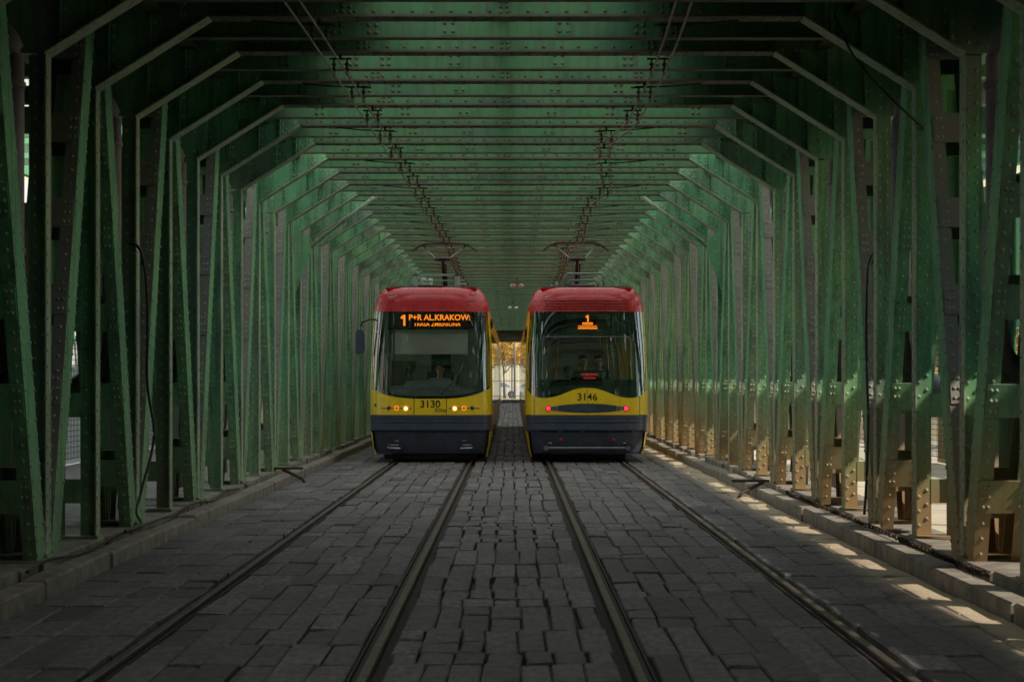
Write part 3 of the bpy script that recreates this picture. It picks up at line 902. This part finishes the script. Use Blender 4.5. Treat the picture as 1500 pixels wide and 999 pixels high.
    # --- cab interior or saloon
    if cab:
        q = MB(); q.prism([(.28,.34),(.28,1.30),(.42,1.42),(.80,1.50),(1.0,1.42),(.9,.34)], 'x', -1.0, 1.0)
        q.prism([(-.68,1.22),(-.62,1.44),(-.48,1.58),(-.30,1.615),(.30,1.615),(.48,1.56),(.60,1.40),(.66,1.22)], 'y', .62, .95); q.build('dashboard', simple('grey dashboard', (.34,.41,.42), .45), root)
        q = MB(); q.box(-1.05, -.35, 2.45, 2.5, .34, 2.9); q.box(.38, 1.05, 2.45, 2.5, .34, 2.9); q.box(-.35,.38,2.455,2.495,.34,2.9)
        q.box(-.9,-.4,2.44,2.449,1.35,2.0,1); q.build('cab_partition', [simple('cab wall', (.62,.66,.62), .6), simple('cab poster', (.22,.20,.12), .8)], root)
        q = MB(); q.box(-.72, .72, .62, .635, 2.12, 2.62); q.build('sun_blind', M['blind'], root)
        q = MB(); q.box(-.16,.42,1.38,1.88,.92,1.0); q.prism([(1.80,1.0),(1.90,1.0),(2.06,1.78),(1.96,1.78)], 'x', -.14, .40)
        q.prism([(1.97,1.78),(2.07,1.78),(2.12,2.16),(2.03,2.16)], 'x', -.06, .34); q.box(.03,.21,1.55,1.75,.34,.92); q.build('driver_seat', M['dark'], root)
    else:
        q = MB()
        for (px, py, bend) in ((-.72,.95,.05),(-.60,1.5,.04),(-.55,2.9,.03),(.55,2.9,-.03),(.62,1.9,-.06),(.72,1.35,-.08),(.80,.95,-.08),(.46,4.2,-.02)):
            q.tube([(px,py,.34),(px,py,1.5),(px+bend*.6,py,2.1),(px+bend*2,py,2.6),(px+bend*3,py,2.93)], .019, 8)
        q.tube([(-.6,.9,2.2),(-.6,6,2.2)], .018, 8); q.tube([(.6,.9,2.2),(.6,6,2.2)], .018, 8)
        q.build('grab_pole', M['pole'], root)
        for px in (-.72, -.26, .30, .76):
            q = MB(); q.box(px-.21,px+.21,.95,1.4,.66,.76); q.prism([(.86,.7),(.95,.7),(.88,1.5),(.79,1.5)], 'x', px-.20, px+.20); q.box(px-.16,px+.16,1.0,1.3,.34,.66)
            q.build('seat', simple('blue seat cloth', (.05,.07,.16), .8), root)
        q = MB(); q.box(-1.0, 1.0, 7, 7.05, .34, 2.9); q.build('saloon_partition', M['inside'], root)
    # --- roof equipment
    q = MB(); q.box(-.86,.86,1.4,4.4,3.432,3.50); q.box(-.3,.2,1.3,2.2,3.50,3.515); q.build('roof_tray', M['steel'], root)
    if cab:
        q = MB()
        for xx in (-.44,.44):
            q.box(xx-.055,xx+.055,3.2,3.3,3.50,3.83)
        q.box(-.495,.495,3.2,3.3,3.80,3.84); q.tube([(-.44,3.25,3.70),(.6,3.25,3.70)], .015, 6)
        for xx in (-.26,-.12): q.tube([(xx,3.0,3.5),(xx,3.0,3.66)], .05, 10); q.ball((xx,3.0,3.68), .06)
        q.tube([(.5,3.1,3.5),(.5,3.1,3.62),(.62,3.1,3.62),(.62,3.1,3.5)], .02, 8)
        q.build('roof_frame', simple('pale grey roof frame', (.36,.42,.38), .5, .2), root)
    else:
        q = MB()
        for (xa, xb, zt) in ((-.35,.46,3.84),(-.30,.34,3.70)):
            q.tube([(xa,3.2,3.5),(xa,3.2,zt-.06),(xa+.06,3.2,zt),(xb-.06,3.2,zt),(xb,3.2,zt-.06),(xb,3.2,3.5)], .026, 8)
        q.tube([(-.62,3.4,3.5),(-.62,3.4,3.62)], .03, 8); q.tube([(-.52,3.4,3.5),(-.52,3.4,3.68)], .03, 8)
        q.tube([(-.30,3.2,3.60),(.28,3.2,3.60)], .02, 8)
        q.build('roof_frame', M['steel'], root)
    # --- pantograph, raised
    py = 6.1; pz = 4.68 if cab else 4.70; cx = .06 if cab else -.02
    q = MB(); q.box(cx-.45,cx+.45,py-.5,py+.9,3.5,3.56)
    for xx in (-.4,.4):
        for yy in (-.4,.8): q.tube([(cx+xx,py+yy,3.43),(cx+xx,py+yy,3.52)], .04, 8)
    pa = q.build('pantograph', M['black'], root)
    q = MB(); q.tube([(cx,py+.7,3.55),(cx,py-.85,4.27)], [.045,.035], 10); q.tube([(cx-.17,py-.85,4.27),(cx+.17,py-.85,4.27)], .045, 10)
    q.tube([(cx+.06,py+.6,3.58),(cx+.06,py-.75,4.16)], .018, 6); q.build('lower_arm', M['black'], pa)
    q = MB()
    for s in (-1,1): q.tube([(cx+s*.15,py-.85,4.28),(cx+s*.46,py+.35,pz-.06)], .016, 8)
    q.tube([(cx-.42,py+.12,pz-.1),(cx+.42,py+.12,pz-.1)], .012, 6); q.build('upper_arm', M['steel'], pa)
    q = MB()
    for dy in (.22,.50):
        pts = [(cx+s_*1.0*f_, py+dy, pz + .01*(1-abs(f_)) - (.0 if abs(f_) < .62 else .62*(abs(f_)-.62)**1.35)) for f_ in span(-1,1,40) for s_ in (.74,)]
        q.tube(pts, .012, 6); q.box(cx-.42,cx+.42,py+dy-.025,py+dy+.025,pz-.002,pz+.018)
    for s in (-1,1): q.box(cx+s*.5-.07,cx+s*.5+.07,py+.2,py+.52,pz-.05,pz-.022)
    q.build('contact_strip', M['iron'], pa)
    return root
make_tram('front', 'yellow and red tram with lit headlights and driver at the windscreen, numbered 3130', -1.535)
make_tram('rear', 'yellow and red tram with red tail lights and passengers in its window, numbered 3146', 1.52)

# ------------------------------------------------------------------ overhead contact lines
def overhead(label, pts, sgn):
    o = thing('overhead_line', label, 'contact wire', (0,0,0), 'tram contact lines under the ceiling')
    def wx(y):
        if y <= pts[0][0]: return pts[0][1]
        for (a, va), (b, vb) in zip(pts, pts[1:]):
            if y <= b: return va + (vb-va)*(y-a)/(b-a)
        return pts[-1][1]
    for dx in (-.065, .065):
        q = MB(); path = []
        y = 8.0
        while y < YE: path.append((wx(y)+dx, y, 4.70)); y += SP/2
        q.tube(path, .010, 6); q.build('contact_wire', M['wire'], o)
    me = MB()
    for dx in (-.065,.065):
        me.tube([(dx,0,4.69),(dx,0,4.73)], .015, 8); me.tube([(dx,0,4.73),(dx,0,4.755)], [.026,.024], 8); me.tube([(dx,0,4.755),(dx,0,4.785)], [.012,.012], 8); me.tube([(dx,0,4.785),(dx,0,4.805)], [.026,.022], 8); me.tube([(dx,0,4.805),(dx,0,4.85)], [.010,.010], 8)
    me.tube([(-.11,0,4.85),(.11,0,4.85)], .011, 6); me.tube([(0,0,4.85),(0,0,4.905)], .014, 6)
    mh = me.mesh('hanger', M['iron'])
    ma = MB(); ma.tube([(-.15*sgn,0,4.84),(.30*sgn,.02,4.862),(.62*sgn,.03,4.892)], .009, 6)
    ma = ma.mesh('steady_arm', M['iron'])
    rest_ = MB()
    for n in range(-5, NMAX):
        y = fy(n) + .0
        if n <= 40:
            h = link('hanger', mh, o, (wx(y), y, 0))
            if n % 2 == 0 or n > 9: link('steady_arm', ma, h)
        else: add_to(rest_, MB2(me, wx(y)), y)
    stuff(rest_.build('hanger', M['iron'], o))
def MB2(src, dx):
    m = MB(); add_to(m, src, 0); m.v = [(x+dx, y, z) for x, y, z in m.v]; return m
M['wire'] = simple('weathered copper wire', (.30,.24,.20), .5, .4)
ZF = 2916.7
def D(p): return ZF/p
overhead('left overhead contact line of two parallel wires above the driver-cab tram', [(14,-1.78),(18,-1.70),(24,-1.62),(31,-1.52),(38,-1.49),(46,-1.43),(60,-1.55),(80,-1.40),(110,-1.55),(160,-1.5)], -1)
overhead('right overhead contact line of two zigzagging wires above the tail-lit tram', [(14,1.40),(18,1.50),(20.5,1.53),(24.2,1.50),(26.1,1.25),(33.1,1.64),(36,1.45),(40.5,1.50),(45,1.62),(48,1.36),(60,1.55),(80,1.4),(110,1.55),(160,1.5)], 1)

# ------------------------------------------------------------------ loose cables, kerb brackets, ceiling lamps
M['cable'] = simple('black cable', (.022,.02,.02), .5)
def bez(pts, n=10):
    out = []
    P = [Vector(p) for p in pts]; P = [P[0]] + P + [P[-1]]
    for i in range(1, len(P)-2):
        for k in range(n):
            t = k/n; a, b, c, d = P[i-1:i+3]
            out.append(.5*((2*b) + (c-a)*t + (2*a-5*b+4*c-d)*t*t + (3*b-a-3*c+d)*t**3))
    out.append(P[-2]); return out
def cable(label, pts, r=.014):
    q = MB(); q.tube(bez(pts), r, 8); tag(q.build('cable', M['cable']), label, 'cable')
cable('loose black cable hanging down the left truss to the plinth', [(-3.90,20.3,2.95),(-3.72,19.9,2.98),(-3.60,19.75,2.80),(-3.57,19.8,2.3),(-3.60,19.95,1.6),(-3.56,20.1,1.05),(-3.64,19.9,.55),(-3.66,19.7,.32),(-3.56,19.4,.21),(-3.58,18.7,.20)])
cable('loose black cable hanging down the right truss to the plinth', [(3.93,20.6,3.15),(3.72,20.35,2.85),(3.66,20.2,2.6),(3.66,20.25,1.9),(3.67,20.2,1.2),(3.66,20.25,.6),(3.62,20.15,.26)])
cable('thin dark cable sagging from the ceiling knee brace on the right', [(2.95,17.9,4.9),(3.1,17.85,4.55),(3.3,17.8,4.28),(3.6,17.9,4.02),(3.9,18.2,3.85)], .011)
for s, lb, n0 in ((1, 'rusty chain lying between the kerb and the right plinth', 1.0), (-1, 'dirty hose lying between the kerb and the left plinth', .4)):
    q = MB(); y = 15.0; rr = random.Random(5)
    if s > 0:
        while y < 26:
            a = rr.uniform(0, PI); c = Vector((s*(3.63+.008*rr.random()), y, .150+.014*rr.random())); u = Vector((.012*math.cos(a), .045, .008*math.sin(a)))
            v = u.cross(Vector((1,0,.3))).normalized()*.018
            q.tube([c+u, c+u*.6+v, c-u*.6+v, c-u, c-u*.6-v, c+u*.6-v, c+u], .007, 5, 0, False); y += .078
        tag(q.build('chain', M['iron']), lb, 'chain')
    else:
        q.tube(bez([(s*(3.60+.05*math.sin(i*1.7)), 15+i*.9, .175+.02*math.sin(i*2.3)) for i in range(14)], 6), .012, 8)
        tag(q.build('hose', M['cable']), lb, 'hose')
def kbr(x, y, s, label):
    o = thing('kerb_bracket', label, 'bracket', (x,y,0))
    q = MB(); q.tube([(.12*s,0,.20),(-.20*s,-.15,.06),(-.24*s,-.2,.0)], .025, 6); q.build('strut', M['iron'], o)
    q = MB(); q.box(-.32,.2,-.03,.03,.20,.235); q.build('top_bar', M['iron'], o)
kbr(-3.45, 31.5, -1, 'small iron bracket leaning on the left kerb before the driver-cab tram')
kbr(3.42, 27.6, 1, 'small iron bracket sticking out over the right kerb')
for x, y, lb in ((.22, 64.0, 'nearer small white lamp under the ceiling between the trams'), (.10, 84.0, 'farther small white lamp under the ceiling between the trams')):
    o = thing('ceiling_lamp', lb, 'lamp', (x, y, 4.62), 'small lamps under the ceiling')
    q = MB(); q.box(-.03,.03,-.03,.03,.1,.3); q.box(-.24,.24,-.06,.06,.06,.11); q.build('housing', M['steel'], o)
    q = MB(); q.ball((-.13,0,.02), .09, .09, .07); q.ball((.13,0,.02), .09, .09, .07); q.build('lamp_glass', simple('white lamp glass', (.8,.76,.66), .4), o)

# ------------------------------------------------------------------ people
M['skin'] = simple('skin', (.72,.42,.30), .5, 0, .08, 12)
M['hair'] = simple('dark hair', (.02,.015,.012), .6)
M['hairgrey'] = simple('grey hair', (.16,.15,.14), .7)
M['denim'] = simple('dark trousers', (.03,.035,.05), .8)
def skinned(name, nodes, edges, mat, parent, levels=2, root=0):
    me = bpy.data.meshes.new(name)
    me.from_pydata([n[0] for n in nodes], edges, []); me.materials.append(mat)
    o = bpy.data.objects.new(name, me); COL.objects.link(o); o.parent = parent
    o.modifiers.new('Skin', 'SKIN').use_smooth_shade = True
    if not me.skin_vertices: me.skin_vertices.new()
    for i, n in enumerate(nodes):
        me.skin_vertices[0].data[i].radius = n[1] if isinstance(n[1], tuple) else (n[1], n[1])
        me.skin_vertices[0].data[i].use_root = i == root
    o.modifiers.new('Subdivision', 'SUBSURF').levels = levels
    o.modifiers['Subdivision'].render_levels = levels
    return o
def person(label, loc, rz, shirt, pose, hair='hair', glasses=False, turn=0.0, group=None):
    """hip at origin height given by pose; faces local -y"""
    root = thing('person', label, 'person', loc, group); root.rotation_euler.z = rz
    sit = pose != 'stand'
    hz = .50 if sit else .92
    N = []; E = []
    def add(p, r, par=None):
        N.append((p, r)); i = len(N)-1
        if par is not None: E.append((par, i))
        return i
    pel = add((0,0,hz), (.155,.115)); wa = add((0,-.01,hz+.17), (.135,.10), pel); ch = add((0,-.01,hz+.40), (.16,.11), wa)
    nb = add((0,.005,hz+.525), (.075,.065), ch); nk = add((0,.0,hz+.585), .046, nb); hd0 = add((0,-.025,hz+.645), (.060,.072), nk); hd1 = add((0,-.015,hz+.725), (.078,.096), hd0); add((0,.0,hz+.80), (.058,.07), hd1)
    clothes = []
    for s in (-1,1):
        sh = add((s*.185,0,hz+.475), .066, ch)
        if pose == 'drive':
            el = add((s*.27,-.12,hz+.20), .046, sh); wr = add((s*.20,-.36,hz+.22), .030, el)
        else:
            el = add((s*.25,.02,hz+.19), .046, sh); wr = add((s*.22,-.14 if sit else -.05,hz-.0), .030, el)
        d = (Vector(N[wr][0]) - Vector(N[el][0])).normalized()
        pm = add(tuple(Vector(N[wr][0]) + d*.06), (.036,.018), wr)
        side = Vector((1,0,0))
        for k, (f, L) in enumerate(((-.024,.055),(-.008,.075),(.009,.070),(.024,.05))):
            a = add(tuple(Vector(N[pm][0]) + side*f + d*.035), .009, pm)
            b = add(tuple(Vector(N[a][0]) + d*L*.6 + Vector((0,0,-.012))), .008, a); add(tuple(Vector(N[b][0]) + d*L*.25 + Vector((0,0,-.022))), .0075, b)
        a = add(tuple(Vector(N[wr][0]) + d*.03 - side*s*.035), .010, wr); add(tuple(Vector(N[a][0]) + d*.035 - side*s*.012), .009, a)
        if sit:
            kn = add((s*.13,-.43,hz+.02), .066, pel); an = add((s*.13,-.44,.09), .042, kn); add((s*.13,-.58,.045), .038, an)
        else:
            kn = add((s*.10,-.02,.49), .062, pel); an = add((s*.10,.02,.08), .042, kn); add((s*.11,-.12,.04), .038, an)
    body = skinned('body', N, E, M['skin'], root)
    # shirt and trousers follow the limbs a little outside the skin
    def grow(idx, add_r, name, mat):
        mp = {j: i for i, j in enumerate(idx)}
        nn = [(N[j][0], tuple((c+add_r) for c in (N[j][1] if isinstance(N[j][1], tuple) else (N[j][1],)*2))) for j in idx]
        ee = [(mp[a], mp[b]) for a, b in E if a in mp and b in mp]
        return skinned(name, nn, ee, mat, root)
    arm = [i for i, n in enumerate(N)]
    per = (len(N) - 8)//2
    s0, s1 = 8, 8 + per
    grow([0,1,2,3, s0,s0+1,s0+2, s1,s1+1,s1+2], .016, 'shirt', shirt)
    L0 = s0 + per - 3; L1 = s1 + per - 3
    grow([0, L0, L0+1, L1, L1+1], .014, 'trousers', M['denim'])
    q = MB(); q.ball((0,.016,hz+.785), .092, .108, .085, 16, 8, 0, .05)
    q.ball((0,.045,hz+.72), .088, .085, .10, 14, 8)
    q.build('hair', M[hair], root)
    q = MB()
    q.prism([(-.125,hz+.735),(-.147,hz+.685),(-.105,hz+.68)], 'x', -.012, .012)
    q.build('nose', M['skin'], root)
    q = MB()
    for s in (-1,1): q.ball((s*.034,-.103,hz+.735), .014, .010, .009, 8, 6)
    q.build('eye', M['dark'], root)
    q = MB(); q.box(-.028,.028,-.112,-.102,hz+.655,hz+.664); q.build('mouth', simple('lips', (.30,.11,.09), .5), root)
    q = MB()
    for s in (-1,1): q.ball((s*.082,.0,hz+.72), .012, .022, .032, 8, 6)
    q.build('ear', M['skin'], root)
    if glasses:
        q = MB()
        for s in (-1,1):
            q.tube([(s*.036+.026*math.cos(a), -.122, hz+.735+.019*math.sin(a)) for a in span(0, 2*PI, 14)], .0035, 5, 0, False)
            q.tube([(s*.062,-.118,hz+.738),(s*.088,0,hz+.738)], .003, 5)
        q.tube([(-.012,-.122,hz+.738),(.012,-.122,hz+.738)], .003, 5); q.build('glasses', M['dark'], root)
    return root
shirtmat = simple('light blue shirt', (.45,.62,.85), .8, 0, .15, 10)
coat1 = simple('black coat', (.02,.02,.024), .85); coat2 = simple('dark navy jacket', (.03,.035,.06), .8); coat3 = simple('grey brown coat', (.10,.085,.075), .85)
FL = .34
person('person in a light blue shirt and glasses driving the tram on the left', (-1.535+.13, 38.7+1.60, FL+.27), 0, shirtmat, 'drive', 'hair', True)
GP = 'passengers behind the rear window'
person('person in a grey brown coat sitting at the left side of the rear window', (1.51-.33, 38.7+1.25, FL+.18), PI*.93, coat3, 'sit', 'hairgrey', False, 0, GP)
person('person in a black coat standing at the middle of the rear window, facing out', (1.51+.0, 38.7+2.05, FL), .35, coat1, 'stand', 'hair', False, 0, GP)
person('person with glasses in a dark navy jacket at the right side of the rear window', (1.51+.30, 38.7+1.75, FL), .12, coat2, 'stand', 'hair', True, 0, GP)

# ------------------------------------------------------------------ beyond the bridge
def leafmat(name, a, b):
    t = NT(name); at = t.new('ShaderNodeAttribute', attribute_name='tone')
    t.base(t.ramp(at.outputs['Fac'], [(0, a), (1, b)])); t.rough(.6)
    t.p.inputs['Transmission Weight'].default_value = 0
    return t.mat
M['leafy'] = leafmat('autumn leaves', (.72,.44,.08), (.95,.74,.26))
M['leafg'] = leafmat('green leaves', (.05,.09,.02), (.16,.22,.04))
M['bark'] = simple('grey bark', (.16,.12,.09), .9, 0, .4, 6, bump=.5)
def tree_meshes(seed, H, spread, leaves, leafm):
    r = random.Random(seed); tk = MB(); tips = []
    def limb(p, d, L, rad, depth):
        pts = [p]; rr = [rad]; q = Vector(p); dd = Vector(d)
        for k in range(4):
            dd = (dd + Vector((r.uniform(-.2,.2), r.uniform(-.2,.2), r.uniform(-.05,.15)))).normalized()
            q = q + dd*L/4; pts.append(tuple(q)); rr.append(rad*(1-.17*(k+1)))
            if depth > 0 and k > 0:
                for _ in range(2):
                    a = r.uniform(0, 2*PI); nd = Vector((math.cos(a)*spread, math.sin(a)*spread, r.uniform(.1,.8))).normalized()
                    limb(tuple(q), nd, L*r.uniform(.4,.62), rad*.42, depth-1)
            if depth < 2: tips.append((q.copy(), L*.28))
        tk.tube(pts, rr, 7 if depth > 1 else 5)
    limb((0,0,-.1), (0,0,1), H*.72, H*.022, 3)
    cr = MB()
    for _ in range(leaves):
        c, rad = r.choice(tips)
        v = Vector((r.gauss(0,1), r.gauss(0,1), r.gauss(0,1)))*rad*.45
        p = c + v; u = Vector((r.gauss(0,1), r.gauss(0,1), r.gauss(0,1))).normalized(); w = u.cross(Vector((r.gauss(0,1),r.gauss(0,1),r.gauss(0,1)))).normalized()
        sz = H*.017*r.uniform(.6,1.3); cr.t = r.random()
        cr.poly([p-u*sz, p+w*sz*.6, p+u*sz, p-w*sz*.6])
    return tk.mesh('trunk', M['bark']), cr.mesh('crown', leafm, False)
TM = [tree_meshes(11, 11, 1.0, 9000, M['leafy']), tree_meshes(23, 13, .8, 5200, M['leafy']), tree_meshes(37, 12, 1.1, 5200, M['leafg'])]
def tree(k, x, y, z, sc, rz, label, grp):
    o = thing('autumn_tree' if k < 2 else 'leafy_tree', label, 'tree', (x,y,z), grp); o.scale = (sc,)*3; o.rotation_euler.z = rz
    link('trunk', TM[k][0], o); link('crown', TM[k][1], o)
tree(0, -.6, YE+15, -.06, .56, .4, 'yellow autumn tree seen through the far opening, beside the white wall', None)
tree(1, 1.9, YE+21, -.06, .55, 2.0, 'yellow autumn tree farther back, right of the far opening', None)
tree(0, -5.5, YE+26, -.06, 1.0, 3.0, 'yellow autumn tree farther back, left of the far opening', None)
side = [(0,-17,92,1.0),(1,-24,120,1.1),(0,-21,60,.9),(2,-33,140,1.2),(1,-40,100,1.1),(2,-28,75,1.0),(2,18,88,1.0),(1,26,118,1.1),(2,22,62,.9),(0,36,135,1.2),(2,44,104,1.1)]
rt = random.Random(4)
for k, x, y, sc in side:
    sd = 'left' if x < 0 else 'right'
    tree(k, x, y, -3.2, sc, rt.uniform(0,6), ('yellow autumn' if k < 2 else 'green leafy') + ' tree outside the truss on the %s side of the bridge' % sd, '%s trees outside on the %s' % ('yellow' if k < 2 else 'green', sd))
# fence across the far end, with posts
o = thing('metal_fence', 'grey metal bar fence standing beyond the far end of the bridge', 'fence', (0, YE+9, -.06))
q = MB(); x = -7
while x < 7: q.box(x-.012,x+.012,-.012,.012,.1,3.1); x += .22
for z in (.25, 1.5, 2.9): q.box(-7,7,.013,.05,z,z+.06)
q.build('bars', M['steel'], o)
q = MB()
for x in (-6,-3,.05,3,6): q.box(x-.06,x+.06,-.06,.06,0,3.3)
q.build('fence_post', M['steel'], o)
for px_, lb in ((.28, 'tall grey pole beyond the far end of the bridge'),):
    q = MB(); q.tube([(px_,YE+11,-.06),(px_,YE+11,7)], [.10,.07], 10); tag(q.build('pole', M['steel']), lb, 'pole')
# parked white car
o = thing('parked_car', 'small white car parked behind the fence at the far end', 'car', (-1.3, YE+17, -.06))
q = MB(); q.prism([(-2.0,.35),(-2.05,.75),(-1.5,.95),(-.9,1.42),(.7,1.45),(1.5,1.0),(2.0,.9),(2.05,.4)], 'y', -.8, .8); q.build('body', simple('white car paint', (.8,.8,.8), .3, coat=.5), o)
q = MB()
q.prism([(-1.35,.97),(-.85,1.36),(-.1,1.38),(-.1,.97)], 'y', -.806, -.803); q.prism([(-.02,.97),(-.02,1.38),(.65,1.38),(1.25,.99)], 'y', -.806, -.803); q.build('window', simple('pale car glass', (.30,.34,.36), .2), o)
for x in (-1.25, 1.3):
    q = MB(); q.tube([(x,-.82,.32),(x,-.62,.32)], .32, 20); wh = q.build('wheel', M['dark'], o)
    q = MB(); q.tube([(x,-.826,.32),(x,-.821,.32)], .19, 16); q.build('rim', M['steel'], wh)
# pale building behind the trees
b = thing('pale_building', 'long pale building behind the trees beyond the far end', 'building', (0, YE+40, -.06))
q = MB(); q.box(-26, 26, 0, 8, 0, 3.4); q.box(-26.2, 26.2, -.2, 8.2, 3.4, 3.65); q.build('wall', simple('pale render', (.80,.73,.58), .9), b)
for x in range(-24, 25, 3):
    if abs(x) < 4: continue
    q = MB(); q.box(x-.6, x+.6, -.05, -.004, 1.0, 2.5); wf = q.build('window', M['steel'], b)
    q = MB(); q.box(x-.52, x+.52, -.06, -.054, 1.08, 2.42); q.build('pane', M['black'], wf)
